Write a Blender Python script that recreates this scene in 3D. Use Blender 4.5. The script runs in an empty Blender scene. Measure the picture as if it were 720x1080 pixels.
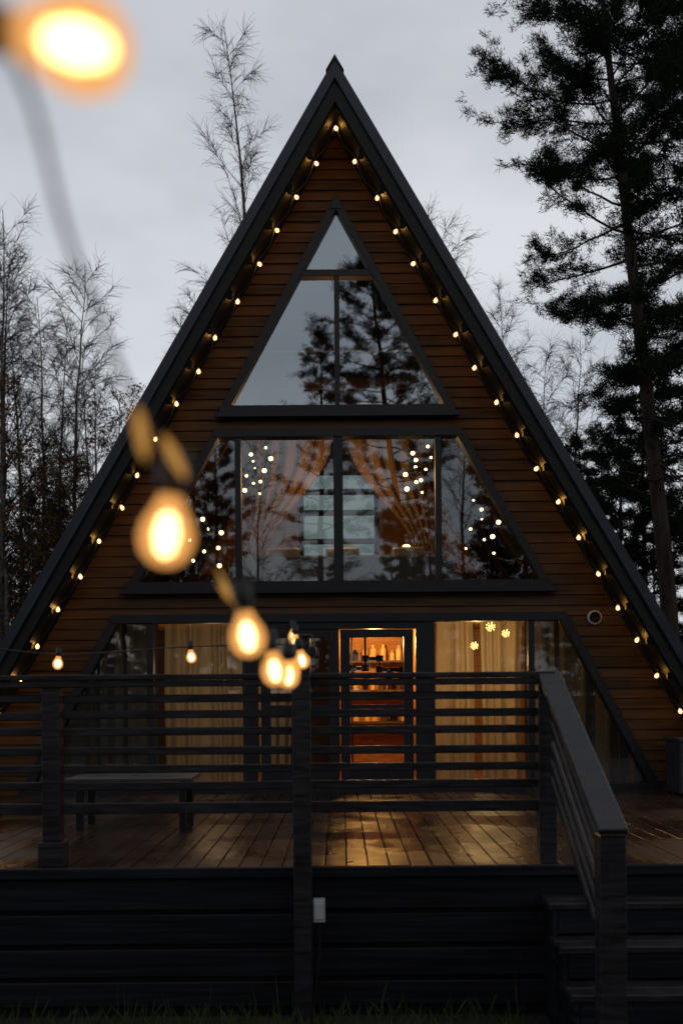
import bpy, math, random
from mathutils import Vector, Matrix
R = random.Random(7)
rad = math.radians
ROLL = rad(0.45); CZ = 2.2; F = 1050.0; HY = 730.0

def P(px, py, d):
    u = px-360.0; v = HY-py
    return Vector(((u*math.cos(ROLL)+v*math.sin(ROLL))*d/F, d, CZ+(-u*math.sin(ROLL)+v*math.cos(ROLL))*d/F))

# ------------------------------------------------------------------ materials
def newmat(name):
    m = bpy.data.materials.new(name); m.use_nodes = True
    nt = m.node_tree
    return m, nt, nt.nodes, nt.links, nt.nodes['Principled BSDF']

def mat(name, col, rough=0.6, metal=0.0, var=0.3, scale=6.0, stretch=(1,1,1), bump=0.15, spec=0.3, rvar=0.1):
    m, nt, N, L, b = newmat(name)
    tc = N.new('ShaderNodeTexCoord'); mp = N.new('ShaderNodeMapping'); mp.inputs['Scale'].default_value = stretch
    L.new(tc.outputs['Object'], mp.inputs[0])
    n = N.new('ShaderNodeTexNoise'); n.inputs['Scale'].default_value = scale; n.inputs['Detail'].default_value = 6
    L.new(mp.outputs[0], n.inputs['Vector'])
    r = N.new('ShaderNodeValToRGB')
    r.color_ramp.elements[0].position = .3; r.color_ramp.elements[1].position = .7
    r.color_ramp.elements[0].color = tuple(c*(1-var) for c in col)+(1,)
    r.color_ramp.elements[1].color = tuple(min(1, c*(1+var)) for c in col)+(1,)
    L.new(n.outputs['Fac'], r.inputs[0]); L.new(r.outputs[0], b.inputs['Base Color'])
    mr = N.new('ShaderNodeMapRange'); mr.inputs['To Min'].default_value = max(0.02, rough-rvar); mr.inputs['To Max'].default_value = min(1, rough+rvar)
    L.new(n.outputs['Fac'], mr.inputs['Value']); L.new(mr.outputs[0], b.inputs['Roughness'])
    b.inputs['Metallic'].default_value = metal
    b.inputs['Specular IOR Level'].default_value = spec
    if bump:
        bp = N.new('ShaderNodeBump'); bp.inputs['Strength'].default_value = bump; bp.inputs['Distance'].default_value = .02
        L.new(n.outputs['Fac'], bp.inputs['Height']); L.new(bp.outputs[0], b.inputs['Normal'])
    return m

def simple(name, col, rough=.8):
    m, nt, N, L, b = newmat(name)
    nt.nodes.remove(b)
    d = N.new('ShaderNodeBsdfDiffuse'); o = [x for x in N if x.type=='OUTPUT_MATERIAL'][0]
    oi = N.new('ShaderNodeObjectInfo'); mr = N.new('ShaderNodeMapRange'); mr.inputs['To Min'].default_value=.7; mr.inputs['To Max'].default_value=1.3
    L.new(oi.outputs['Random'], mr.inputs['Value'])
    sc = N.new('ShaderNodeVectorMath'); sc.operation='SCALE'; sc.inputs[0].default_value=col; L.new(mr.outputs[0], sc.inputs['Scale'])
    L.new(sc.outputs[0], d.inputs['Color']); L.new(d.outputs[0], o.inputs[0])
    return m

def boardmat(name, c0, c1, axis, pitch, rough, grain_stretch, bump=0.3, rvar=.12, bvar=.38, spec=.5, r0=.22, r1=.85):
    m, nt, N, L, b = newmat(name)
    tc = N.new('ShaderNodeTexCoord'); sp = N.new('ShaderNodeSeparateXYZ'); L.new(tc.outputs['Object'], sp.inputs[0])
    dv = N.new('ShaderNodeMath'); dv.operation = 'DIVIDE'; dv.inputs[1].default_value = pitch
    L.new(sp.outputs[axis], dv.inputs[0])
    fl = N.new('ShaderNodeMath'); fl.operation = 'FLOOR'; L.new(dv.outputs[0], fl.inputs[0])
    wn = N.new('ShaderNodeTexWhiteNoise'); wn.noise_dimensions = '1D'; L.new(fl.outputs[0], wn.inputs['W'])
    mp = N.new('ShaderNodeMapping'); mp.inputs['Scale'].default_value = grain_stretch
    L.new(tc.outputs['Object'], mp.inputs[0])
    off = N.new('ShaderNodeVectorMath'); off.operation = 'ADD'
    sc = N.new('ShaderNodeVectorMath'); sc.operation = 'SCALE'; sc.inputs['Scale'].default_value = 13.0
    L.new(wn.outputs['Color'], sc.inputs[0]); L.new(mp.outputs[0], off.inputs[0]); L.new(sc.outputs[0], off.inputs[1])
    n = N.new('ShaderNodeTexNoise'); n.inputs['Scale'].default_value = 1.0; n.inputs['Detail'].default_value = 8; n.inputs['Roughness'].default_value = .65; n.inputs['Distortion'].default_value = .6
    L.new(off.outputs[0], n.inputs['Vector'])
    n2 = N.new('ShaderNodeTexNoise'); n2.inputs['Scale'].default_value = 1.3; n2.inputs['Detail'].default_value = 4
    L.new(tc.outputs['Object'], n2.inputs['Vector'])
    a = N.new('ShaderNodeMath'); a.operation = 'MULTIPLY_ADD'; a.inputs[1].default_value = bvar
    L.new(wn.outputs['Value'], a.inputs[0])
    a2 = N.new('ShaderNodeMath'); a2.operation = 'MULTIPLY_ADD'; a2.inputs[1].default_value = 1.6; a2.inputs[2].default_value = -.58
    L.new(n.outputs['Fac'], a2.inputs[0]); L.new(a2.outputs[0], a.inputs[2])
    a3 = N.new('ShaderNodeMath'); a3.operation = 'MULTIPLY_ADD'; a3.inputs[1].default_value = .55
    L.new(n2.outputs['Fac'], a3.inputs[0]); L.new(a.outputs[0], a3.inputs[2])
    r = N.new('ShaderNodeValToRGB'); r.color_ramp.elements[0].position = r0; r.color_ramp.elements[1].position = r1
    r.color_ramp.elements[0].color = c0+(1,); r.color_ramp.elements[1].color = c1+(1,)
    L.new(a3.outputs[0], r.inputs[0]); L.new(r.outputs[0], b.inputs['Base Color'])
    mr = N.new('ShaderNodeMapRange'); mr.inputs['From Min'].default_value=.35; mr.inputs['From Max'].default_value=.65
    mr.inputs['To Min'].default_value = max(.03,rough-rvar); mr.inputs['To Max'].default_value = rough+rvar
    L.new(n2.outputs['Fac'], mr.inputs['Value']); L.new(mr.outputs[0], b.inputs['Roughness'])
    b.inputs['Specular IOR Level'].default_value = spec
    bp = N.new('ShaderNodeBump'); bp.inputs['Strength'].default_value = bump; bp.inputs['Distance'].default_value = .01
    L.new(n.outputs['Fac'], bp.inputs['Height']); L.new(bp.outputs[0], b.inputs['Normal'])
    return m

def emis(name, col, s, transp=0.0, sample=False, tcol=(1,.80,.55)):
    m = bpy.data.materials.new(name); m.use_nodes = True; nt = m.node_tree; nt.nodes.clear()
    o = nt.nodes.new('ShaderNodeOutputMaterial'); e = nt.nodes.new('ShaderNodeEmission')
    e.inputs[0].default_value = col+(1,); e.inputs[1].default_value = s
    if transp:
        t = nt.nodes.new('ShaderNodeBsdfTransparent'); t.inputs[0].default_value = tcol+(1,)
        mx = nt.nodes.new('ShaderNodeMixShader')
        lw = nt.nodes.new('ShaderNodeLayerWeight'); lw.inputs[0].default_value = .35
        mr = nt.nodes.new('ShaderNodeMapRange'); mr.inputs['To Min'].default_value = transp; mr.inputs['To Max'].default_value = transp*.6
        nt.links.new(lw.outputs['Facing'], mr.inputs['Value']); nt.links.new(mr.outputs[0], mx.inputs[0])
        nt.links.new(e.outputs[0], mx.inputs[1]); nt.links.new(t.outputs[0], mx.inputs[2]); nt.links.new(mx.outputs[0], o.inputs[0])
    else:
        nt.links.new(e.outputs[0], o.inputs[0])
    if not sample:
        try: m.cycles.emission_sampling='NONE'
        except Exception: pass
    return m

def glass(name, fac, tint=(.85,.88,.88)):
    m = bpy.data.materials.new(name); m.use_nodes = True; nt = m.node_tree; nt.nodes.clear()
    N = nt.nodes; L = nt.links
    o = N.new('ShaderNodeOutputMaterial'); g = N.new('ShaderNodeBsdfGlossy'); g.inputs['Roughness'].default_value = .0
    g.inputs['Color'].default_value = (.80,.91,1,1)
    t = N.new('ShaderNodeBsdfTransparent'); t.inputs[0].default_value = tint+(1,)
    tc = N.new('ShaderNodeTexCoord'); n = N.new('ShaderNodeTexNoise'); n.inputs['Scale'].default_value = .9; n.inputs['Detail'].default_value = 1
    L.new(tc.outputs['Object'], n.inputs['Vector'])
    bp = N.new('ShaderNodeBump'); bp.inputs['Strength'].default_value = .12; bp.inputs['Distance'].default_value = .02
    L.new(n.outputs['Fac'], bp.inputs['Height']); L.new(bp.outputs[0], g.inputs['Normal'])
    lw = N.new('ShaderNodeLayerWeight'); lw.inputs[0].default_value = .3
    ad = N.new('ShaderNodeMath'); ad.operation = 'ADD'; ad.use_clamp = True; ad.inputs[1].default_value = fac
    L.new(lw.outputs['Fresnel'], ad.inputs[0])
    mx = N.new('ShaderNodeMixShader'); L.new(ad.outputs[0], mx.inputs[0]); L.new(t.outputs[0], mx.inputs[1]); L.new(g.outputs[0], mx.inputs[2])
    L.new(mx.outputs[0], o.inputs[0])
    return m

def fabric(name, col, transl=.5, transp=.12):
    m = bpy.data.materials.new(name); m.use_nodes = True; nt = m.node_tree; nt.nodes.clear()
    N = nt.nodes; L = nt.links
    o = N.new('ShaderNodeOutputMaterial'); d = N.new('ShaderNodeBsdfDiffuse'); t = N.new('ShaderNodeBsdfTranslucent'); tr = N.new('ShaderNodeBsdfTransparent')
    tc = N.new('ShaderNodeTexCoord'); n = N.new('ShaderNodeTexNoise'); n.inputs['Scale'].default_value = 60; mp = N.new('ShaderNodeMapping'); mp.inputs['Scale'].default_value = (1,1,.08)
    L.new(tc.outputs['Object'], mp.inputs[0]); L.new(mp.outputs[0], n.inputs['Vector'])
    r = N.new('ShaderNodeValToRGB'); r.color_ramp.elements[0].color = tuple(c*.7 for c in col)+(1,); r.color_ramp.elements[1].color = col+(1,)
    L.new(n.outputs['Fac'], r.inputs[0]); L.new(r.outputs[0], d.inputs[0]); L.new(r.outputs[0], t.inputs[0])
    m1 = N.new('ShaderNodeMixShader'); m1.inputs[0].default_value = transl; L.new(d.outputs[0], m1.inputs[1]); L.new(t.outputs[0], m1.inputs[2])
    m2 = N.new('ShaderNodeMixShader'); m2.inputs[0].default_value = transp; L.new(m1.outputs[0], m2.inputs[1]); L.new(tr.outputs[0], m2.inputs[2])
    L.new(m2.outputs[0], o.inputs[0])
    return m

PITCH = 0.122
M_SID = boardmat('siding_wood', (.0045,.0023,.0011), (.070,.031,.0105), 'Z', PITCH, .6, (1.6,3,28), bvar=.34, spec=.18)
M_DECK = boardmat('deck_wood', (.005,.003,.0024), (.034,.0155,.010), 'X', 0.145, .27, (22,1.3,3), bump=.4, rvar=.19, spec=.32)
M_FRAME = mat('window_frame_paint', (.008,.009,.012), .45, 0, .25, 8, spec=.25)
M_ROOF = mat('roof_metal', (.009,.011,.015), .42, .1, .3, 3, bump=.08, spec=.22)
M_TRIM = mat('roof_edge_flashing', (.013,.017,.026), .40, .15, .25, 4, bump=.08, spec=.28)
M_SOF = mat('soffit_paint', (.006,.006,.006), .6, 0, .3, 8, spec=.2)
M_RAIL = mat('railing_paint', (.0125,.0115,.0135), .42, 0, .6, 5, (1,1,6), .3, spec=.27)
M_SKIRT = mat('skirt_paint', (.0055,.0068,.010), .5, 0, .6, 3, (.4,1,8), .4, spec=.16)
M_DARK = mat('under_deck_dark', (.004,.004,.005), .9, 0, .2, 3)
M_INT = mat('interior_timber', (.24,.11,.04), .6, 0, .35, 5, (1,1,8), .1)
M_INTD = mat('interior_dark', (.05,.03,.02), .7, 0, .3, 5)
M_CURT = fabric('sheer_curtain', (.50,.43,.32), .6, .15)
M_DRAPE = fabric('attic_drape', (.30,.20,.115), .5, .35)
M_CURTG = fabric('grey_curtain', (.14,.14,.13), .3, .02)
M_GU = glass('glass_upper', .24); M_GM = glass('glass_middle', .09); M_GL = glass('glass_lower', .035)
M_WHITE = mat('white_plastic', (.32,.32,.33), .4, 0, .1, 10, bump=.03)
M_BLK = mat('black_iron', (.008,.007,.007), .45, .5, .2, 20)
M_CORE = emis('bulb_filament_glow', (1,.60,.17), 100, sample=True)
M_SHELL = emis('bulb_amber_glass', (1,.45,.09), 1.8, .55)
M_CORE2 = emis('near_bulb_filament', (1,.74,.40), 14)
M_SHELL2 = emis('near_bulb_amber_glass', (1,.46,.13), 1.05, .42)
M_CORE3 = emis('chandelier_glow', (1,.64,.24), 9)
M_STAR = emis('star_glow', (1,.55,.14), 5)
M_SOCK = mat('bulb_socket', (.012,.011,.011), .5, 0, .2, 20)
M_AMB = emis('amber_glint', (1,.50,.12), 1.0, .75, tcol=(1,.93,.8))  # self-lit amber, imitates light glints beside the near bulbs; no real fitting
M_NEED = simple('pine_needles', (.012,.020,.012))
M_PBARK = mat('pine_bark', (.026,.018,.015), .9, 0, .5, 9, (1,1,.25), 0, spec=.1)
M_BBARK = mat('birch_bark', (.070,.065,.060), .8, 0, .6, 5, (.6,.6,3), 0, spec=.1)
M_TWIG = simple('twig_bark', (.026,.021,.018))
M_LEAF = simple('autumn_leaves', (.085,.046,.018))
M_GROUND = mat('ground_soil_grass', (.014,.016,.008), .95, 0, .6, 1.4, bump=.6)
M_GRASS = simple('grass_blade', (.040,.052,.022))
M_GREY = mat('cabinet_paint', (.018,.019,.023), .5, 0, .2, 6)
M_TABLE = boardmat('table_wood', (.02,.019,.018), (.05,.047,.044), 'Y', .11, .35, (2,20,3))
M_CLOTH = mat('sofa_fabric', (.1,.085,.07), .9, 0, .3, 30)
M_POT = mat('ceramic', (.45,.3,.15), .4, 0, .3, 6)
M_BACKG = bpy.data.materials.new('tinted_back_glass'); M_BACKG.use_nodes=True
_n=M_BACKG.node_tree; _n.nodes.clear(); _o=_n.nodes.new('ShaderNodeOutputMaterial'); _t=_n.nodes.new('ShaderNodeBsdfTransparent'); _t.inputs[0].default_value=(.19,.23,.21,1); _n.links.new(_t.outputs[0],_o.inputs[0])

# ------------------------------------------------------------------ mesh builder
class MB:
    def __init__(s): s.v=[]; s.f=[]; s.m=[]; s.mats=[]
    def mi(s, m):
        if m not in s.mats: s.mats.append(m)
        return s.mats.index(m)
    def add(s, vs, fs, m):
        o=len(s.v); k=s.mi(m); s.v.extend([tuple(x) for x in vs])
        for f in fs: s.f.append(tuple(i+o for i in f)); s.m.append(k)
    def box(s, x0,x1,y0,y1,z0,z1,m):
        s.add([(x0,y0,z0),(x1,y0,z0),(x1,y1,z0),(x0,y1,z0),(x0,y0,z1),(x1,y0,z1),(x1,y1,z1),(x0,y1,z1)],
              [(0,3,2,1),(4,5,6,7),(0,1,5,4),(1,2,6,5),(2,3,7,6),(3,0,4,7)], m)
    def prism(s, poly, y0, y1, m):   # poly in xz
        n=len(poly)
        s.add([(x,y0,z) for x,z in poly]+[(x,y1,z) for x,z in poly],
              [tuple(range(n)), tuple(range(2*n-1,n-1,-1))]+[(i,i+n,(i+1)%n+n,(i+1)%n) for i in range(n)], m)
    def bar(s, a, b, w, y0, y1, m):
        ax,az=a; bx,bz=b; l=math.hypot(bx-ax,bz-az); nx,nz=-(bz-az)/l*w/2,(bx-ax)/l*w/2
        s.prism([(ax+nx,az+nz),(ax-nx,az-nz),(bx-nx,bz-nz),(bx+nx,bz+nz)], y0,y1,m)
    def beam(s, a, b, w, h, m):
        a=Vector(a); b=Vector(b); t=(b-a).normalized(); side=t.cross(Vector((0,0,1)))
        if side.length<1e-3: side=Vector((1,0,0))
        side.normalize(); up=side.cross(t).normalized(); vs=[]
        for p in (a,b):
            for sx,sz in ((-1,-1),(1,-1),(1,1),(-1,1)): vs.append(p+side*sx*w/2+up*sz*h/2)
        s.add(vs,[(0,1,2,3),(7,6,5,4),(0,4,5,1),(1,5,6,2),(2,6,7,3),(3,7,4,0)],m)
    def tube(s, pts, rs, n, m, cap=False):
        vs=[]; fs=[]; K=len(pts)
        for i,p in enumerate(pts):
            t=(pts[min(i+1,K-1)]-pts[max(i-1,0)])
            if t.length<1e-6: t=Vector((0,0,1))
            t.normalize(); u=t.cross(Vector((.3,.9,.1)))
            if u.length<.05: u=t.cross(Vector((1,0,0)))
            u.normalize(); w=t.cross(u)
            for k in range(n):
                a=2*math.pi*k/n; vs.append(p+(u*math.cos(a)+w*math.sin(a))*rs[i])
        for i in range(K-1):
            for k in range(n): fs.append((i*n+k,i*n+(k+1)%n,(i+1)*n+(k+1)%n,(i+1)*n+k))
        if cap: fs.append(tuple(range(n-1,-1,-1))); fs.append(tuple((K-1)*n+k for k in range(n)))
        s.add(vs,fs,m)
    def lathe(s, o, ax, prof, n, m):
        o=Vector(o); ax=Vector(ax).normalized(); u=ax.cross(Vector((.2,.95,.1))).normalized(); w=ax.cross(u)
        vs=[]; fs=[]
        for r,h in prof:
            for k in range(n):
                a=2*math.pi*k/n; vs.append(o+ax*h+(u*math.cos(a)+w*math.sin(a))*max(r,1e-4))
        for i in range(len(prof)-1):
            for k in range(n): fs.append((i*n+k,i*n+(k+1)%n,(i+1)*n+(k+1)%n,(i+1)*n+k))
        s.add(vs,fs,m)
    def mesh(s, name, smooth=False):
        me=bpy.data.meshes.new(name); me.from_pydata(s.v,[],s.f)
        for m in s.mats: me.materials.append(m)
        me.polygons.foreach_set('material_index', s.m)
        if smooth: me.polygons.foreach_set('use_smooth',[True]*len(me.polygons))
        me.update(); return me
    def obj(s, name, parent=None, smooth=False, bevel=0):
        o=bpy.data.objects.new(name, s.mesh(name,smooth)); bpy.context.scene.collection.objects.link(o)
        if parent: o.parent=parent
        if bevel:
            b=o.modifiers.new('bevel','BEVEL'); b.width=bevel; b.segments=1; b.limit_method='ANGLE'
        return o
def empty(name, loc=(0,0,0)):
    e=bpy.data.objects.new(name,None); e.location=loc; bpy.context.scene.collection.objects.link(e); return e
def catmull(ps, k=10):
    out=[]; q=[ps[0]*2-ps[1]]+ps+[ps[-1]*2-ps[-2]]
    for i in range(1,len(q)-2):
        for j in range(k):
            t=j/k; a,b,c,d=q[i-1],q[i],q[i+1],q[i+2]
            out.append(.5*((2*b)+(c-a)*t+(2*a-5*b+4*c-d)*t*t+(-a+3*b-3*c+d)*t**3))
    out.append(ps[-1]); return out

def bulb(mb, o, ax, s, mc, ms, n=8, core=1.0):
    o=Vector(o); ax=Vector(ax).normalized()
    mb.lathe(o, ax, [(0,-.045*s),(.016*s,-.044*s),(.017*s,-.01*s),(.014*s,.006*s),(0,.008*s)], n, M_SOCK)
    mb.lathe(o, ax, [(.012*s,.006*s),(.018*s,.02*s),(.028*s,.038*s),(.031*s,.055*s),(.026*s,.072*s),(.014*s,.083*s),(0,.086*s)], n+4, ms)
    c=core
    mb.lathe(o, ax, [(0,.024*s),(.008*s*c,.031*s),(.012*s*c,.05*s),(.008*s*c,.069*s),(0,.075*s)], n, mc)

# ------------------------------------------------------------------ world / light / camera
sc=bpy.context.scene
w=bpy.data.worlds.new('World'); sc.world=w; w.use_nodes=True; nt=w.node_tree; N=nt.nodes; L=nt.links; N.clear()
out=N.new('ShaderNodeOutputWorld'); sky=N.new('ShaderNodeTexSky'); sky.sky_type='NISHITA'; sky.sun_disc=False
sky.sun_elevation=rad(4); sky.sun_rotation=rad(200)
bg1=N.new('ShaderNodeBackground'); bg1.inputs[1].default_value=.012; L.new(sky.outputs[0],bg1.inputs[0])
tc=N.new('ShaderNodeTexCoord'); mp=N.new('ShaderNodeMapping'); mp.inputs['Scale'].default_value=(1.4,1.4,3.0); mp.inputs['Location'].default_value=(.6,0,.4); L.new(tc.outputs['Generated'],mp.inputs[0])
ns=N.new('ShaderNodeTexNoise'); ns.inputs['Scale'].default_value=1.7; ns.inputs['Detail'].default_value=5; ns.inputs['Roughness'].default_value=.5; L.new(mp.outputs[0],ns.inputs['Vector'])
cr=N.new('ShaderNodeValToRGB'); cr.color_ramp.elements[0].position=.34; cr.color_ramp.elements[1].position=.66
cr.color_ramp.elements[0].color=(.43,.458,.515,1); cr.color_ramp.elements[1].color=(.67,.685,.725,1); L.new(ns.outputs['Fac'],cr.inputs[0])
sx=N.new('ShaderNodeSeparateXYZ'); L.new(tc.outputs['Generated'],sx.inputs[0])
mr=N.new('ShaderNodeMapRange'); mr.inputs['From Min'].default_value=0; mr.inputs['From Max'].default_value=.7; mr.inputs['To Min'].default_value=1.25; mr.inputs['To Max'].default_value=.88; L.new(sx.outputs['Z'],mr.inputs['Value'])
bg2=N.new('ShaderNodeBackground'); L.new(cr.outputs[0],bg2.inputs[0]); L.new(mr.outputs[0],bg2.inputs[1])
ad=N.new('ShaderNodeAddShader'); L.new(bg1.outputs[0],ad.inputs[0]); L.new(bg2.outputs[0],ad.inputs[1]); L.new(ad.outputs[0],out.inputs[0])
sl=bpy.data.lights.new('sun','SUN'); sl.energy=.10; sl.angle=rad(25); sl.color=(1,.93,.86)
so=bpy.data.objects.new('sun',sl); sc.collection.objects.link(so); so.rotation_euler=(rad(60),0,rad(20))
cam=bpy.data.cameras.new('camera'); co=bpy.data.objects.new('camera',cam); sc.collection.objects.link(co); sc.camera=co
co.location=(0,0,CZ); co.rotation_euler=(rad(90),ROLL,0)
cam.sensor_fit='VERTICAL'; cam.sensor_height=36; cam.sensor_width=24; cam.lens=35; cam.shift_y=190/1080; cam.clip_start=.05; cam.clip_end=2000
cam.dof.use_dof=True; cam.dof.focus_distance=11.3; cam.dof.aperture_fstop=1.8
sc.view_settings.view_transform='Standard'; sc.view_settings.look='None'; sc.view_settings.exposure=0

# ------------------------------------------------------------------ ground
mb=MB(); G=300; n=40
vs=[];fs=[]
for i in range(n+1):
    for j in range(n+1):
        x=(i/n*2-1); y=(j/n*2-1); x=math.copysign(abs(x)**2.2,x)*G; y=math.copysign(abs(y)**2.2,y)*G
        z=0 if (abs(x)<8 and abs(y-10)<14) else R.uniform(-.12,.1)
        vs.append((x,y+8,z))
for i in range(n):
    for j in range(n): a=i*(n+1)+j; fs.append((a,a+n+1,a+n+2,a+1))
mb.add(vs,fs,M_GROUND); mb.obj('ground',smooth=True)
mb=MB()
for i in range(9000):
    x=R.uniform(-4.5,4.5); y=R.uniform(4.6,6.70)
    if x>1.2 and y>5.1: continue
    h=R.uniform(.04,.19)*(1.8 if R.random()<.08 else 1); a=R.uniform(0,6.28); wd=.004; lx,ly=R.gauss(0,.05),R.gauss(0,.035)
    c,s_=math.cos(a)*wd,math.sin(a)*wd
    mb.add([(x-c,y-s_,0),(x+c,y+s_,0),(x+lx*.5+c*.6,y+ly*.5,h*.6),(x+lx,y+ly,h)],[(0,1,2),(0,2,3)],M_GRASS)
mb.obj('grass')

# ------------------------------------------------------------------ house
HX=-.02; YW=11.67; YF=11.07; YB=18.6; S=1.722; AP=9.18; API=8.78
house=empty('a_frame_house',(HX,0,0))
op=[(5.51,7.93,1.32,0.0),(3.456,5.23,2.42,1.42),(1.0,3.07,3.70,2.62)]
mb=MB()
zs=set(); z=1.0
while z<API: zs.add(round(z,4)); z+=PITCH
rows=sorted(zs)
brk=sorted([o[0] for o in op]+[o[1] for o in op])
segs=[]
for a in rows:
    b=min(a+PITCH,API-.01); cuts=[a]+[k for k in brk if a+.004<k<b-.004]+[b]
    for i in range(len(cuts)-1): segs.append((cuts[i],cuts[i+1],a,a+PITCH))
def ohw(z): return max((API-z)/S+.03,.005)
for a,b,r0,r1 in segs:
    mid=(a+b)/2; o=None
    for q in op:
        if q[0]<mid<q[1]: o=q
    wv=R.uniform(-.003,.003)
    ya=YW+wv-.016*(1-(a-r0)/(r1-r0)); yb=YW+wv-.016*(1-(b-r0)/(r1-r0))
    g=.007 if a==r0 else 0
    def brd(xl0,xr0,xl1,xr1):
        mb.add([(xl0,ya,a+g),(xr0,ya,a+g),(xr1,yb,b),(xl1,yb,b),(xl0,YW+.03,a+g),(xr0,YW+.03,a+g)],[(0,1,2,3),(4,5,1,0)],M_SID)
    def brds(xl0,xr0,xl1,xr1):
        lo=max(xl0,xl1)+.3; hi=min(xr0,xr1)-.3
        if hi-lo>.6:
            j=R.uniform(lo,hi); brd(xl0,j-.0015,xl1,j-.0015); brd(j+.0015,xr0,j+.0015,xr1)
        else: brd(xl0,xr0,xl1,xr1)
    if o is None: brds(-ohw(a),ohw(a),-ohw(b),ohw(b))
    else:
        h=lambda z:o[2]+(o[3]-o[2])*(z-o[0])/(o[1]-o[0])
        brds(-ohw(a),-h(a),-ohw(b),-h(b)); brds(h(a),ohw(a),h(b),ohw(b))
mb.obj('front_siding',house)
mb=MB(); zz=sorted(set([1.0,API-.02]+brk))
for a,b in zip(zz[:-1],zz[1:]):
    mid=(a+b)/2; o=None
    for q in op:
        if q[0]<mid<q[1]: o=q
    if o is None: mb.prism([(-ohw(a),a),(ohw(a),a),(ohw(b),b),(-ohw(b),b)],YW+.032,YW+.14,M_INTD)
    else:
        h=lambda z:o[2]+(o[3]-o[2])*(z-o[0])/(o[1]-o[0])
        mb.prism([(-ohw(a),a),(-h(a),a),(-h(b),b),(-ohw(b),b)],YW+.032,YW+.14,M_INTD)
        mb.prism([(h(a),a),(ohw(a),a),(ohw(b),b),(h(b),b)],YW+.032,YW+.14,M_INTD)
mb.obj('wall_core',house)
mb=MB(); zb=.45
for sg in (-1,1):
    mb.prism([(0,AP),(sg*(AP-zb)/S,zb),(sg*(API-zb)/S,zb),(0,API)][::sg],YF,YB,M_ROOF)
    nx,nz=math.sin(math.atan(S)),math.cos(math.atan(S))
    def off(d,z): return (sg*((AP-z)/S)-sg*d*nx, z-d*nz)
    apx=lambda d:(0,AP-d/nz)
    mb.prism([apx(-.02),off(-.02,zb),off(.085,zb),apx(.085)][::sg],YF-.05,YF-.003,M_TRIM)
    mb.prism([apx(.125),off(.125,zb),off(.21,zb),apx(.21)][::sg],YF-.022,YF-.003,M_SOF)
    mb.prism([apx(.203),off(.203,zb),off(.225,zb),apx(.225)][::sg],YF+.03,YW+.02,M_SOF)
    y=YF+.4
    while y<YB:
        mb.prism([apx(-.045),off(-.045,zb),off(-.002,zb),apx(-.002)][::sg],y,y+.03,M_ROOF); y+=.45
mb.prism([(-.10,AP-.10),(0,AP+.075),(.10,AP-.10),(0,AP+.03)],YF-.07,YB,M_TRIM)
for sg in (-1,1):
    for i in range(1,20):
        z=8.62-i*.392
        x=sg*(API-.06-z)/S
        mb.box(x-.03,x+.03,YF+.08,YF+.14,z-.03,z+.04,M_SOF)
mb.obj('roof',house,bevel=0)
# interior
mb=MB()
def hwz(z): return (API-.03-z)/S
def slab(a,b,y0=18.0,y1=18.15,m=M_INTD):
    mb.prism([(-hwz(a),a),(hwz(a),a),(hwz(b),b),(-hwz(b),b)],y0,y1,m)
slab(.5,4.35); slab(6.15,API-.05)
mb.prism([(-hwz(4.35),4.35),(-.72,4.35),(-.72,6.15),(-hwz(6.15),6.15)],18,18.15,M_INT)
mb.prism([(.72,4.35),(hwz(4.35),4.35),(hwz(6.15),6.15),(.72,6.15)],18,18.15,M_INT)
for x in (-.72,-.04,.64): mb.box(x,x+.08,17.96,18.19,4.35,6.15,M_FRAME)
for z in (4.9,5.42,5.8): mb.box(-.64,.64,17.965,18.185,z,z+.07,M_FRAME)
mb.add([(-.72,18.07,4.35),(.72,18.07,4.35),(.72,18.07,6.15),(-.72,18.07,6.15)],[(0,1,2,3)],M_BACKG)
mb.box(-hwz(3.1),hwz(3.1),YW+.145,17.99,3.14,3.40,M_INT)
mb.box(-4.2,4.2,YW-.02,17.99,.90,1.02,M_INT)
mb.box(-.06,.0,YW+.15,14.5,1.03,3.13,M_INT); mb.box(1.02,1.08,YW+.15,14.5,1.03,3.13,M_INT)
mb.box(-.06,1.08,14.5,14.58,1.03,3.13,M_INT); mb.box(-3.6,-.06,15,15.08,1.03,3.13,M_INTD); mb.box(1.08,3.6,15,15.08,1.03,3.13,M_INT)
for y in (12.8,14.4,16.0,17.4):
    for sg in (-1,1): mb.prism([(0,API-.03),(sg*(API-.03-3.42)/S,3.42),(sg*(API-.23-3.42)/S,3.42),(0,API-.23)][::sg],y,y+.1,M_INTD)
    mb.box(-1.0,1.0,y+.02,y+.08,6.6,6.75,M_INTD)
mb.obj('interior_structure',house)
mb=MB(); y0,y1=YW-.055,YW+.10
def frame(zb_,zt,hb,ht,w_=.09):
    mb.bar((-hb,zb_),(-ht,zt),w_,y0,y1,M_FRAME); mb.bar((hb,zb_),(ht,zt),w_,y0-.003,y1,M_FRAME)
    mb.bar((-hb-.06,zb_),(hb+.06,zb_),w_,y0-.006,y1+.003,M_FRAME)
    if ht>.05: mb.bar((-ht-.03,zt),(ht+.03,zt),w_,y0-.009,y1+.003,M_FRAME)
frame(*op[0]); frame(*op[1]); 
mb.prism([(-.07,7.84),(.07,7.84),(0,8.03)],y0-.012,y0+.03,M_FRAME)
mb.box(-.43,.43,y0+.01,y1-.01,7.06,7.14,M_FRAME); mb.box(-.03,.03,y0+.013,y1-.013,5.555,7.06,M_FRAME)
mb.box(-.055,.055,y0+.01,y1-.013,3.5,5.185,M_FRAME)
for x in (-1.17,1.17): mb.box(x-.035,x+.035,y0+.012,y1-.01,3.5,5.185,M_FRAME)
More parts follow.
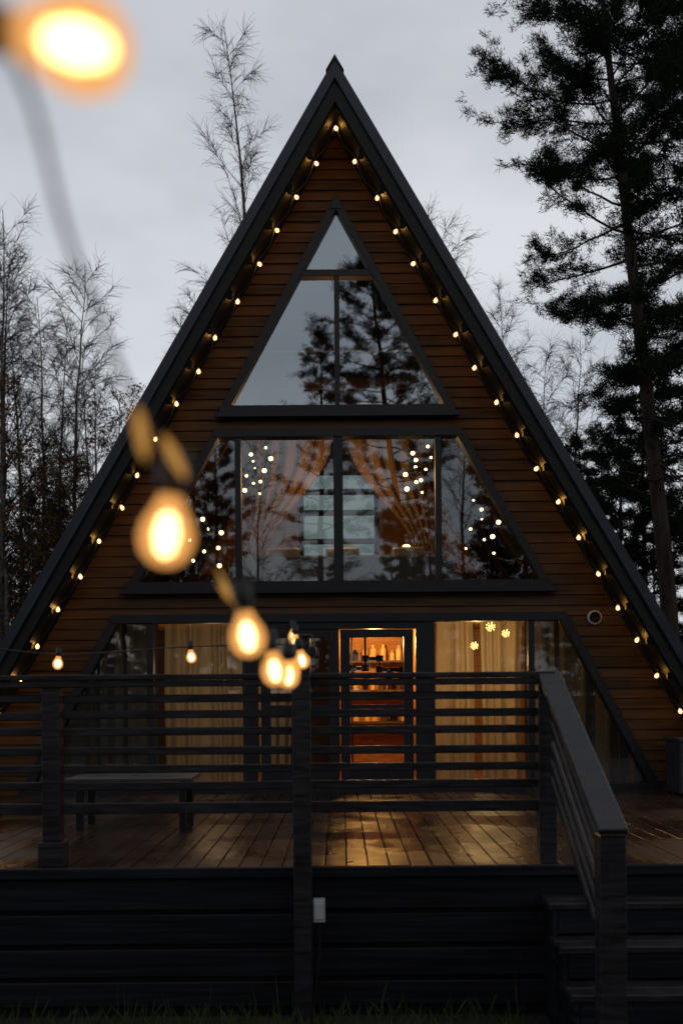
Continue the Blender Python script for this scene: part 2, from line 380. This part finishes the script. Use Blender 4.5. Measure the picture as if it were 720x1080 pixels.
for zc,hh in ((5.45,1.42),(3.40,2.55)): mb.box(-hh,hh,YW-.12,YW-.062,zc-.045,zc+.02,M_FRAME)
frame(1.06,3.07,3.68,2.62,.10)
for x,wd in ((-2.21,.07),(2.24,.07),(-1.05,.16),(1.0,.22)): mb.box(x-wd/2,x+wd/2,y0+.012,y1-.012,1.10,3.03,M_FRAME)
mb.box(-.97,.89,y0+.015,y1-.02,2.94,3.02,M_FRAME)
for xa,xb in ((-.92,-.01),(.01,.86)):
    for b in ((xa,xa+.11,1.08,2.93),(xb-.11,xb,1.08,2.93)): mb.box(b[0],b[1],YW-.03,YW+.05,b[2],b[3],M_FRAME)
    mb.box(xa+.11,xb-.11,YW-.028,YW+.048,1.08,1.33,M_FRAME); mb.box(xa+.11,xb-.11,YW-.028,YW+.048,2.84,2.93,M_FRAME)
    mb.box(xa+.11,xb-.11,YW-.026,YW+.046,2.0,2.05,M_FRAME)
mb.box(.035,.055,YW-.085,YW-.07,1.95,2.25,M_GREY)
mb.box(.035,.055,YW-.07,YW-.03,1.97,1.99,M_GREY); mb.box(.035,.055,YW-.07,YW-.03,2.21,2.23,M_GREY)
mb.obj('window_and_door_frames',house,bevel=.004)
def pane(poly,m,name,y=YW+.02):
    b=MB(); b.add([(x,y,z) for x,z in poly],[tuple(range(len(poly)))],m); b.obj(name,house)
hu=lambda z:1.32*(7.93-z)/2.42
pane([(-hu(7.1),7.1),(hu(7.1),7.1),(0,7.93)],M_GU,'glass_top')
pane([(-1.32,5.51),(-.0,5.51),(-.0,7.1),(-hu(7.1),7.1)],M_GU,'glass_upper_a')
pane([(0,5.51),(1.32,5.51),(hu(7.1),7.1),(0,7.1)],M_GU,'glass_upper_b',YW+.021)
pane([(-2.42,3.456),(-1.17,3.456),(-1.17,5.23),(-1.42,5.23)],M_GM,'glass_mid_a')
pane([(-1.17,3.456),(0,3.456),(0,5.23),(-1.17,5.23)],M_GM,'glass_mid_b',YW+.022)
pane([(0,3.456),(1.17,3.456),(1.17,5.23),(0,5.23)],M_GM,'glass_mid_c')
pane([(1.17,3.456),(2.42,3.456),(1.42,5.23),(1.17,5.23)],M_GM,'glass_mid_d',YW+.022)
pane([(-3.68,1.06),(-2.21,1.06),(-2.21,3.07),(-2.62,3.07)],M_GL,'glass_low_a')
pane([(-2.21,1.06),(-1.05,1.06),(-1.05,3.07),(-2.21,3.07)],M_GL,'glass_low_b',YW+.022)
pane([(1.0,1.06),(2.24,1.06),(2.24,3.07),(1.0,3.07)],M_GL,'glass_low_c')
pane([(2.24,1.06),(3.68,1.06),(2.62,3.07),(2.24,3.07)],M_GL,'glass_low_d',YW+.022)
pane([(-.85,1.3),(-.1,1.3),(-.1,2.9),(-.85,2.9)],M_GL,'door_glass_a',YW+.01)
pane([(.1,1.3),(.78,1.3),(.78,2.9),(.1,2.9)],M_GL,'door_glass_b',YW+.01)
mb=MB(); mb.lathe((2.98,YW-.02,3.05),(0,-1,0),[(.0,.004),(.05,.004),(.055,.03),(.075,.035),(.085,.02),(.085,0)],24,M_WHITE)
mb.lathe((2.98,YW-.02,3.05),(0,-1,0),[(0,.012),(.066,.037)],20,M_DARK); mb.obj('wall_vent',house,smooth=True)

def curtain(name,x0,x1,z0,z1,y,m,amp=.035,freq=55,clip=None):
    b=MB(); nx=int((x1-x0)*60); nz=8; vs=[];fs=[]; ph=R.uniform(0,6)
    for j in range(nz+1):
        z=z0+(z1-z0)*j/nz
        for i in range(nx+1):
            x=x0+(x1-x0)*i/nx
            if clip: xx=max(-clip(z),min(clip(z),x))
            else: xx=x+.012*math.sin(z*2.2+x*6)
            yy=y+amp*math.sin(x*freq+ph+1.6*math.sin(x*7+ph)+1.1*math.sin(x*17))*(1-.25*j/nz)+.01*math.sin(z*3+x*9)
            vs.append((xx,yy,z))
    for j in range(nz):
        for i in range(nx): a=j*(nx+1)+i; fs.append((a,a+1,a+nx+2,a+nx+1))
    b.add(vs,fs,m); return b.obj(name,None,smooth=True)
cl=lambda z:(API-.1-z)/S
curtain('curtain',-2.15,-1.15,1.06,3.08,12.15,M_CURT,.05,42)
curtain('curtain',1.12,1.62,1.06,3.08,12.25,M_CURT,.05,42)
curtain('curtain',1.72,2.2,1.06,3.08,12.25,M_CURT,.05,42)
curtain('curtain',2.22,3.95,1.06,3.08,12.05,M_CURTG,.05,32,cl)
curtain('curtain',-3.95,-2.2,1.06,3.08,12.05,M_CURTG,.05,32,cl)
curtain('curtain',-1.0,-.62,1.06,3.08,12.2,M_CURT)
def drape(sg):
    b=MB(); nu,nv=30,26; vs=[];fs=[]
    for j in range(nv+1):
        t=j/nv; z=6.0-t*2.5
        xi=.12+(1.0*math.sin(min(t/.74,1)*math.pi/2)**2.2) if t<.74 else 1.12+(.05-(t-.74)*.1)
        xo=1.42-.1*math.sin(min(t/.74,1)*math.pi); 
        for i in range(nu+1):
            s=i/nu; x=xi+(xo-xi)*s
            vs.append((sg*x,14.8+.06*math.sin(s*34)*(1-.5*math.sin(min(1,t)*math.pi))-.03*t,z))
    for j in range(nv):
        for i in range(nu): a=j*(nu+1)+i; fs.append((a,a+1,a+nu+2,a+nu+1))
    b.add(vs,fs,M_DRAPE); b.obj('drape',None,smooth=True)
drape(-1); drape(1)
mb=MB(); mb.tube([Vector((-1.5,14.8,6.03)),Vector((1.5,14.8,6.03))],[.02,.02],8,M_BLK,True); mb.obj('curtain_rod')
mb=MB(); mb.box(-1.35,1.35,13.2,13.36,3.42,4.02,M_CLOTH); mb.box(-1.35,1.35,13.36,14.05,3.42,3.82,M_CLOTH)
for x in (-1.5,1.35): mb.box(x,x+.15,13.2,14.05,3.42,3.95,M_CLOTH)
for x in (-1.0,-.2,.7): mb.box(x,x+.45,13.37,13.5,3.83,4.15,M_POT)
mb.obj('sofa',bevel=.03)
mb=MB()
for z in (1.75,2.2,2.62): mb.box(.1,.98,14.2,14.48,z,z+.03,M_INTD)
for x in (.15,.9): mb.tube([Vector((x,14.22,1.1)),Vector((x,14.22,3.0))],[.014,.014],8,M_BLK,True)
for z in (1.78,2.23,2.65):
    x=.2
    while x<.9:
        r=R.uniform(.03,.055); h=R.uniform(.1,.24)
        mb.lathe((x,14.33,z),(0,0,1),[(0,0),(r,0),(r,h*.7),(r*.5,h*.85),(r*.5,h),(0,h)],10,R.choice([M_POT,M_BLK,M_POT,M_INTD])); x+=r*2+R.uniform(.02,.07)
mb.obj('wall_shelf')
mb=MB(); zc=2.50; yy=12.5
pts=[Vector((.14,yy,zc-.10)),Vector((.14,yy,zc+.0)),Vector((.3,yy,zc+.0)),Vector((.3,yy,zc+.12)),Vector((.48,yy,zc+.12)),Vector((.48,yy,zc-.02)),Vector((.78,yy,zc-.02))]
mb.tube(pts,[.03]*len(pts),8,M_BLK,True)
for p in pts[1:]: mb.lathe(p-Vector((0,0,.04)),(0,0,1),[(0,0),(.048,.002),(.048,.078),(0,.08)],10,M_BLK)
mb.tube([Vector((.3,yy,zc+.14)),Vector((.3,yy,3.13))],[.014,.014],8,M_BLK)
for x in (.6,.75): mb.lathe((x,yy,zc-.03),(0,0,-1),[(.01,0),(.05,.03),(.055,.09),(.03,.12),(0,.125)],10,M_BLK)
mb.obj('pipe_lamp')
def point(name,loc,e,col,r=.08):
    l=bpy.data.lights.new(name,'POINT'); l.energy=e; l.color=col; l.shadow_soft_size=r
    o=bpy.data.objects.new(name,l); o.location=loc; sc.collection.objects.link(o); o.parent=house; return o
point('hall_lamp_light',(.45,13.3,2.85),120,(1,.50,.12))
point('living_lamp_light',(1.75,13.2,2.6),52,(1,.60,.22))
point('left_room_lamp_light',(-1.7,13.5,2.5),26,(1,.64,.32))
point('attic_lamp_light',(0,14.0,5.2),70,(1,.52,.20))
def chandelier(loc,n,rx,rz,name='chandelier',top=None):
    b=MB(); c=Vector(loc); top=top or min(API-.15-abs(c.x)*S, c.z+1.4)
    b.tube([Vector((c.x,c.y,top)),c],[.01,.01],6,M_BLK)
    b.lathe(c-Vector((0,0,.04)),(0,0,1),[(0,0),(.05,.01),(.05,.07),(0,.08)],10,M_BLK)
    for i in range(n):
        a=i*2.4; zz=(i/(n-1)-.5)*2*rz if n>1 else 0
        e=c+Vector((math.cos(a)*rx*R.uniform(.7,1)+zz*.25,math.sin(a)*rx*.6,zz))
        b.tube([c+Vector((0,0,zz*.3)),e],[.006,.006],5,M_BLK)
        q=R.uniform(.6,1.4)
        b.lathe(e-Vector((0,0,.022*q)),(0,0,1),[(0,0),(.018*q,.008*q),(.024*q,.022*q),(.018*q,.038*q),(0,.044*q)],8,M_CORE3)
    b.obj(name,smooth=False)
chandelier((-1.13,13.5,5.2),11,.16,.30); chandelier((1.06,13.5,5.2),11,.16,.30)
chandelier((1.93,13.3,4.40),10,.25,.36); chandelier((-1.78,13.3,4.2),8,.26,.30)
b=MB(); b.lathe((.92,13.9,4.12),(0,0,1),[(0,0),(.05,.02),(.07,.07),(.05,.12),(0,.14)],14,M_CORE3)
b.lathe((.92,13.9,3.42),(0,0,1),[(0,0),(.12,0),(.12,.02),(.015,.04),(.015,.68),(.03,.70)],12,M_BLK); b.obj('globe_floor_lamp',smooth=True)
b=MB()
for px,py,q in ((517,661,1),(500,681,.8),(533,668,.8)):
    c=P(px,py,12.0)
    b.tube([c,Vector((c.x,c.y,3.13))],[.003,.003],5,M_BLK)
    for k in range(16):
        zz=1-2*(k+.5)/16; rr_=math.sqrt(1-zz*zz); d=Vector((math.cos(k*2.4)*rr_,math.sin(k*2.4)*rr_,zz))
        b.tube([c,c+d*.055*q],[.003,.002],4,M_STAR)
        b.lathe(c+d*.055*q-Vector((0,0,.009)),(0,0,1),[(0,0),(.009,.009),(0,.018)],5,M_STAR)
b.obj('pendant_lamp')
mb=MB(); x0=3.72
mb.box(x0,x0+.9,10.95,11.45,1.05,1.62,M_GREY); mb.box(x0-.02,x0+.92,10.93,11.47,1.62,1.66,M_GREY)
for i in range(9): mb.box(x0+.05,x0+.85,10.935,10.95,1.12+i*.052,1.15+i*.052,M_SOF)
mb.obj('outdoor_cabinet',bevel=.006)

# ------------------------------------------------------------------ deck
YD=6.73; DZ=1.03
mb=MB(); x=-6.5; W=.145
while x<6.5:
    dz=R.uniform(-.0025,.0025)
    yj=[YD-.03,YW-.03]
    if R.random()<.6: yj.insert(1,R.choice([8.3,9.6,10.4])+R.uniform(-.1,.1))
    for a,b in zip(yj[:-1],yj[1:]): mb.box(x+.004,x+W-.004,a+.002,b-.002,DZ-.032+dz,DZ+dz,M_DECK)
    x+=W
deck=empty('wooden_deck'); mb.obj('deck_boards',deck,bevel=.003)
mb=MB(); 
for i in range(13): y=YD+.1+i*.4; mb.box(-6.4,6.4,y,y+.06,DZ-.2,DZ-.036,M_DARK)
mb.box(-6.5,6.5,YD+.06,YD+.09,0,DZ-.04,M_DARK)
zt=DZ-.085
for h in (.245,.235,.22,.2,.15):
    h=min(h,zt-.02)
    if h<.05: break
    dy=R.uniform(0,.006)
    mb.box(-6.5,6.5,YD+dy,YD+.035,zt-h+.035,zt,M_SKIRT); zt-=h
mb.box(-6.5,6.5,YD-.045,YD-.004,DZ-.075,DZ-.005,M_SKIRT)
mb.obj('deck_skirt',deck,bevel=.006)
rl=empty('deck_railing'); mb=MB()
XR=1.39
def sec(xa,xb):
    for q in [2.17,2.055,1.94,1.81,1.69,1.575,1.42]:
        h=.055 if q>1.45 else .075
        e=R.uniform(-.006,.006)
        mb.box(xa,xb,YD+.04,YD+.065,q-h/2+e,q+h/2+e,M_RAIL)
zc=2.33
mb.box(-6.5,XR+.03,YD-.01,YD+.13,zc-.085,zc-.04,M_RAIL); 
mb.box(-6.5,XR+.05,YD-.025,YD+.145,zc-.036,zc,M_RAIL)
for xa,xb in ((-6.45,-2.04),(-1.90,-.325),(-.255,XR-.05)): sec(xa,xb)
for x in (-4.2,-1.97,XR-.0):
    mb.box(x-.06,x+.06,YD+.0,YD+.12,DZ+.002,zc-.087,M_RAIL)
mb.box(-1.97-.085,-1.97+.085,YD-.02,YD+.14,DZ+.003,DZ+.17,M_RAIL)
mb.box(-.33,-.25,YD+.07,YD+.12,DZ+.002,zc-.087,M_RAIL)
a=Vector((XR+.01,YD-.0,zc-.01)); b_=Vector((XR-.02,5.08,1.50))
mb.beam(a+Vector((0,.02,0)),b_+Vector((0,-.04,-.02)),.15,.035,M_RAIL)
for k in (.12,.235,.35,.48,.60,.715):
    p=a+Vector((0,-.06,-k)); q=b_+Vector((0,.1,-k+.02)); mb.beam(p,q,.026,.055,M_RAIL)
mb.box(XR-.085,XR+.05,5.06,5.18,0,1.46,M_RAIL)
mb.box(XR-.1,XR+.065,5.04,5.2,0,.14,M_RAIL)
mb.obj('rails_and_posts',rl,bevel=.005)
mb=MB(); rs=DZ/5
for i in range(1,5):
    z=DZ-i*rs; y=YD-i*.3
    mb.box(XR-.06,4.2,y-.0,y+.145,z-.042,z,M_RAIL); mb.box(XR-.06,4.2,y+.152,y+.30,z-.043,z-.001,M_RAIL)
    mb.box(XR-.0,4.2,y+.03,y+.05,z-rs+.002,z-.047,M_SKIRT)
    mb.box(XR-.03,XR-.002,y+.03,y+.298,0,z-.047,M_SKIRT)
mb.obj('deck_stairs',bevel=.005)
mb=MB()
mb.box(-.325,-.205,6.55,6.665,0,2.56,M_RAIL)
mb.box(-.34,-.19,6.535,6.68,2.56,2.585,M_RAIL)
mb.box(-.215,-.165,6.56,6.60,2.44,2.5,M_SOCK)
mb.obj('string_light_post',bevel=.006)
mb=MB(); mb.box(-.198,-.12,6.57,6.65,.68,.83,M_WHITE); mb.box(-.19,-.128,6.56,6.57,.70,.81,M_WHITE)
mb.tube([Vector((-.16,6.61,.68)),Vector((-.16,6.61,.45)),Vector((-.2,6.6,.1)),Vector((-.2,6.6,0))],[.008]*4,6,M_SOCK)
mb.obj('outlet_box',bevel=.01)
mb=MB(); X0=-2.35;X1=-1.28; Z=1.48
for i in range(5): mb.box(X0,X1,8.5+i*.11,8.6+i*.11,Z-.03,Z,M_TABLE)
for x in (X0+.06,X1-.12):
    for y in (8.55,8.95): mb.box(x,x+.06,y,y+.06,DZ+.003,Z-.032,M_FRAME)
    mb.box(x+.01,x+.05,8.61,8.95,Z-.1,Z-.034,M_FRAME)
mb.obj('outdoor_table',bevel=.005)

# ------------------------------------------------------------------ string lights
mb=MB()
for sg,n in ((-1,19),(1,19)):
    prev=None
    for i in range(n):
        z=8.67-i*.392
        x=sg*(8.67-z)/S+HX
        if i==0 and sg==1: prev=Vector((x,11.36,z+.03)); continue
        p=Vector((x+R.uniform(-.02,.02),11.36+R.uniform(-.02,.02),z+R.uniform(-.025,.025)))
        ax=Vector((-sg*.25+R.uniform(-.5,.5),-.35+R.uniform(-.3,.2),-1+R.uniform(-.1,.1)))
        bulb(mb,p,ax,.84,M_CORE,M_SHELL,6,1.5)
        q=p+Vector((0,0,.03))
        if prev is not None:
            m=(prev+q)/2+Vector((-sg*.03,0,-.05)); mb.tube(catmull([prev,m,q],4),[.008]*9,5,M_SOCK)
        prev=q
mb.obj('string_lights',smooth=True)
mb=MB()
ps=catmull([P(-60,676,6.9),P(62,690,6.8),P(201,682,6.7),Vector((-.2,6.6,2.52))],8)
mb.tube(ps,[.005]*len(ps),5,M_SOCK)
for px,py in ((62,691),(201,684)):
    d=6.8 if px<100 else 6.7
    bulb(mb,P(px,py,d),(R.uniform(-.1,.1),0,-1),1.15,M_CORE2,M_SHELL2,10,1.7)
mb.obj('string_lights',smooth=True)
mb=MB()
wp=[P(-60,-30,.48),P(-5,15,.53),P(38,120,.60),P(72,250,.70),P(125,385,.82),P(160,455,.90),P(190,530,1.0),P(235,618,1.3),P(268,665,1.7),P(290,690,2.2),P(302,697,2.9),P(309,690,3.8),P(314,680,4.9),Vector((-.27,6.55,2.47))]
ps=catmull(wp,10); mb.tube(ps,[.0026]*len(ps),8,M_SOCK)
nb=[((4,32,.545),(1,.0,-.20)),((181,516,.985),(-.14,.1,-1)),((257,640,1.5),(.12,.1,-1)),((286,684,2.0),(.15,0,-1)),((304,694,2.5),(.0,0,-1)),((307,692,3.0),(0,0,-1)),((316,684,3.7),(.2,0,-1)),((311,668,4.6),(0,0,-1)),((309,662,5.4),(0,0,-1))]
for i,((px,py,d),ax) in enumerate(nb): bulb(mb,P(px,py,d),ax,(.82 if i==0 else .90),M_CORE2,M_SHELL2,16,1.15)
for px,py,d,dx in ((152,452,.86,.1),(178,480,.94,.5),(232,616,1.28,.45)):
    c=P(px,py,d); mb.lathe(c-Vector((.006,0,-.02)),(dx,.3,-1),[(0,0),(.003,.006),(.0055,.02),(.004,.038),(0,.048)],12,M_AMB)  # added glowing slivers standing in for the orange light streaks
mb.obj('string_lights',smooth=True)

# ------------------------------------------------------------------ trees
def path(rr,start,d,length,n,wig,grav):
    pts=[start.copy()]; d=d.normalized(); p=start.copy()
    for i in range(n):
        d=(d+Vector((rr.gauss(0,wig),rr.gauss(0,wig),rr.gauss(0,wig)+grav))).normalized()
        p=p+d*(length/n); pts.append(p.copy())
    return pts
def at(pts,t):
    f=t*(len(pts)-1); i=min(int(f),len(pts)-2); return pts[i].lerp(pts[i+1],f-i),(pts[i+1]-pts[i]).normalized()
def birch(seed,H,n1=42,leaves=0,lean=(0,0),spread=.20,tw=1.0,t0=.22):
    rr=random.Random(seed); mb=MB(); nt_=16; r0=H*.0075
    tr=[]; wx=wy=0
    for i in range(nt_+1):
        t=i/nt_; wx+=rr.gauss(0,.03); wy+=rr.gauss(0,.03); tr.append(Vector((lean[0]*t*t+wx,lean[1]*t*t+wy,H*t)))
    mb.tube(tr,[max(r0*(1-t/nt_)**.85,.01) for t in range(nt_+1)],7,M_BBARK)
    for i in range(n1):
        t=t0+(.98-t0)*(i+rr.random())/n1; s,td=at(tr,t); az=i*2.4+rr.uniform(-.4,.4); el=rr.uniform(.65,1.2)
        d=Vector((math.cos(az)*math.cos(el),math.sin(az)*math.cos(el),math.sin(el)))
        ln=H*spread*(1-t)**.6*rr.uniform(.6,1.15)+.4
        p1=path(rr,s,d,ln,6,.08,-.01); r1=max(r0*(1-t)*.36,.010)
        mb.tube(p1,[max(r1*(1-k/6),.005) for k in range(7)],4,M_TWIG)
        for j in range(int((6+ln*4)*tw)):
            t2=rr.uniform(.12,1); s2,d2=at(p1,t2)
            dd=(d2+Vector((rr.gauss(0,.42),rr.gauss(0,.42),rr.gauss(.0,.3)))).normalized(); l2=ln*rr.uniform(.18,.42)*(1.15-t2*.5)
            p2=path(rr,s2,dd,l2,4,.10,-.04); mb.tube(p2,[.007,.006,.005,.004,.003],3,M_TWIG)
            for k in range(rr.randint(4,8)):
                s3,d3=at(p2,rr.uniform(.1,1)); d4=(d3+Vector((rr.gauss(0,.45),rr.gauss(0,.45),rr.gauss(-.1,.4)))).normalized()
                p3=path(rr,s3,d4,rr.uniform(.2,.55),3,.12,-.10); mb.tube(p3,[.0042,.0036,.003,.002],3,M_TWIG)
                if leaves and rr.random()<leaves:
                    for q in range(3):
                        c=p3[rr.randint(1,3)]+Vector((rr.gauss(0,.06),rr.gauss(0,.06),rr.gauss(0,.06))); a=rr.uniform(0,6.28); z=rr.uniform(.02,.045)
                        u=Vector((math.cos(a),math.sin(a),rr.gauss(0,.5)))*z; v=Vector((rr.gauss(0,.5),rr.gauss(0,.5),1)).normalized()*z
                        mb.add([c-u,c-v,c+u,c+v],[(0,1,2,3)],M_LEAF)
    return mb.mesh('birch_mesh')
def tuft(mb,rr,c,d,n,L_,wd=.009):
    vs=[];fs=[]
    for i in range(n):
        q=(d*.45+Vector((rr.gauss(0,.6),rr.gauss(0,.6),rr.gauss(.12,.5)))).normalized(); l=L_*rr.uniform(.6,1.2)
        s=q.cross(Vector((rr.random(),rr.random(),rr.random()))).normalized()*wd
        o=c+Vector((rr.gauss(0,.06),rr.gauss(0,.06),rr.gauss(0,.04))); k=len(vs)
        vs+= [o-s,o+s,o+q*l]; fs.append((k,k+1,k+2))
    mb.add(vs,fs,M_NEED)
def pine(seed,tr,r0,cb,lenf,n1,dens=1.0,dead=8,tl=.17,droop=-.0,nn=18,wd=.009):
    rr=random.Random(seed); mb=MB()
    tp=catmull(tr,4); n=len(tp)
    mb.tube(tp,[max(r0*(1-i/(n-1))**.8,.02) for i in range(n)],9,M_PBARK)
    for i in range(n1):
        t=cb+(.99-cb)*(i+rr.random())/n1; s,td=at(tp,t); az=i*2.4+rr.uniform(-.5,.5)
        u=(t-cb)/(1-cb); ln=lenf(u)*rr.uniform(.45,1.15); el=-.20+.75*u+rr.gauss(0,.16)+droop
        d=Vector((math.cos(az)*math.cos(el),math.sin(az)*math.cos(el),math.sin(el)))
        p1=path(rr,s,d,ln,7,.13,.035); r1=max(r0*.20*(1-u*.7),.015)
        mb.tube(p1,[max(r1*(1-k/7.5),.007) for k in range(8)],5,M_PBARK)
        for j in range(int((5+ln*5.0)*dens)):
            t2=rr.uniform(.2,1)**.8; s2,d2=at(p1,t2); sd=Vector((-d2.y,d2.x,0))*rr.choice((-1,1))
            dd=(d2*.7+sd*rr.uniform(.2,1)+Vector((0,0,rr.gauss(.1,.3)))).normalized(); l2=rr.uniform(.25,.75)*(.5+ln*.2)
            p2=path(rr,s2,dd,l2,3,.15,.05); mb.tube(p2,[.010,.008,.006,.004],3,M_PBARK)
            for k in range(5):
                c,d3=at(p2,min(1,.25+.75*k/4+rr.uniform(-.05,.05)))
                e=c+Vector((rr.gauss(0,.08),rr.gauss(0,.08),rr.gauss(.02,.05)))
                tuft(mb,rr,e,(d3+Vector((0,0,.4))).normalized(),nn,tl,wd)
    for i in range(dead):
        s,td=at(tp,rr.uniform(cb*.45,cb)); az=rr.uniform(0,6.28); d=Vector((math.cos(az),math.sin(az),rr.uniform(-.3,.3)))
        p=path(rr,s,d,rr.uniform(.5,1.8),5,.2,-.03); mb.tube(p,[.03,.024,.018,.013,.009,.005],4,M_PBARK)
        for q in range(4):
            s2,d2=at(p,rr.uniform(.3,1)); mb.tube(path(rr,s2,d2+Vector((rr.gauss(0,.6),rr.gauss(0,.6),rr.gauss(0,.6))),rr.uniform(.2,.6),3,.2,-.03),[.01,.008,.006,.004],3,M_PBARK)
    return mb.mesh('pine_mesh')
def place(me,name,x,y,z=0,rot=0,s=1,parent=None,sz=None):
    o=bpy.data.objects.new(name,me); o.location=(x,y,z); o.rotation_euler=(0,0,rot); o.scale=(s,s,sz or s); sc.collection.objects.link(o)
    if parent: o.parent=parent
    return o
D=22.0
def hp(px,py): v=P(px,py,D); return Vector((v.x,0,v.z))
base=hp(716,835); hero=[Vector((base.x,0,0)),hp(705,640),hp(692,510),hp(680,400),hp(665,270),hp(652,150),hp(640,50),hp(630,-50),hp(624,-90)]
bx=hero[0].x; hero=[v-Vector((bx,0,0)) for v in hero]
def lf(u):
    a=1.3+2.1*math.sin(min(1,u/.42)*math.pi/2)
    return a*(1 if u<.45 else max(.12,1-((u-.45)/.58)**1.0))
m_hero=pine(11,hero,.21,.34,lf,92,1.1,18,.15,nn=20)
place(m_hero,'pine_tree',bx,D,0)
st=[Vector((0,0,0)),Vector((.1,0,4)),Vector((0,.1,8)),Vector((.15,0,12)),Vector((0,0,16)),Vector((.05,0,19))]
m_p2=pine(23,st,.20,.26,lambda u:2.5*(1-u**1.6)+.5,70,1.1,10,.15,0,16)
st3=[Vector((0,0,0)),Vector((0,0,3)),Vector((0,0,6)),Vector((.05,0,9)),Vector((0,0,12))]
m_sp=pine(31,st3,.13,.08,lambda u:2.2*(1-u)+.25,60,.75,4,.18,-.2,11,.018)
v=P(742,700,24); place(m_p2,'pine_tree',v.x,24,0,1.0,1.12)
m_b1=birch(3,19.5,52,0,(-1.0,0),.14); m_b2=birch(5,13,44,.0,(.3,0),.2,.9); m_b3=birch(8,11,42,.45,(-.2,.1),.26,.9,.10); m_b4=birch(9,15,46,.0,(.6,0),.17,.9)
def PX(px,d): return (px-360)*d/F
place(m_b1,'birch_tree',PX(286,26),26,0,0)
place(m_b4,'birch_tree',PX(200,30),30,0,1,.96)
place(m_b2,'birch_tree',PX(462,28),28,0,2,1.22)
for px,d,me,r,s in ((75,25,m_b2,0.4,1.0),(50,28,m_b4,2.2,.9),(2,24,m_b4,1.5,.94),(100,29,m_b4,4,.80),(12,22,m_b3,1,.86),(128,25,m_b3,3,.86),(60,22,m_b3,5,.66),(150,28,m_b3,2,.8),(545,27,m_b4,3.2,.86),(575,25,m_b2,5,.82),(600,30,m_b2,.3,.98),(-30,26,m_b2,.9,1.1),(90,23,m_b3,2.5,.70),(30,25,m_b3,4.4,.80),(110,27,m_b2,4.8,.86),(30,29,m_b2,3.8,1.05),(10,27,m_b2,5.5,1.08),(60,31,m_b4,.2,.92)):
    place(me,'birch_tree',PX(px,d),d,0,r,s)
for px,d,r,s in ((612,29,0,.80),(655,27,1,.84),(700,26,2,.80),(745,25,3,.9),(585,31,2,.7),(680,31,4,1.05),(635,32,5,.9),(35,31,1,.70),(95,31,2,.62),(-10,30,4,.78),(65,33,3,.70),(125,33,5,.64)):
    place(m_sp,'spruce_tree',PX(px,d),d,0,r,s)
ff=empty('distant_forest'); k=0
for i in range(66):
    d=R.uniform(36,54); x=R.choice((-1,1))*R.uniform(3,34)
    me=R.choice([m_sp,m_sp,m_b2,m_b3,m_b4,m_sp]); s=R.uniform(.7,1.05)*(.85 if me is m_sp else .8)
    place(me,'forest_tree_%d'%k,x,d,0,R.uniform(0,6.28),s,ff); k+=1
for i in range(70):
    d=R.uniform(-40,-20); x=R.uniform(-28,28)
    me=R.choice([m_sp,m_sp,m_b2,m_sp]); place(me,'forest_tree_%d'%k,x,d,0,R.uniform(0,6.28),R.uniform(.6,.95)*(1 if abs(x)<5 else 1.15),ff); k+=1
ug=empty('undergrowth'); k=0
for i in range(26):
    sg=R.choice((-1,1)); d=R.uniform(20,30); x=sg*R.uniform(6,17)
    place(m_b3,'shrub_%d'%k,x,d,-.3,R.uniform(0,6.28),R.uniform(.35,.5),ug,R.uniform(.3,.45)); k+=1
place(m_hero,'pine_tree',2.6,-10.5,0,.0,.86)
place(m_p2,'pine_tree',-.6,-11.5,0,2.0,.78)
place(m_p2,'pine_tree',6.2,-10,0,.5,.74); place(m_sp,'spruce_tree',-6.2,-9,0,.5,1.0); place(m_sp,'spruce_tree',8.5,-8,0,2.5,1.1); place(m_sp,'spruce_tree',4.6,-7,0,2.5,.95)
place(m_sp,'spruce_tree',-4.7,-8.5,0,1.5,.96); place(m_p2,'pine_tree',-7.8,-12,0,.5,.70); place(m_p2,'pine_tree',-4.6,-14,0,3.5,.66)
place(m_b2,'birch_tree',3.8,-9,0,.5,.9); place(m_b2,'birch_tree',-3.0,-11,0,.5,.85)
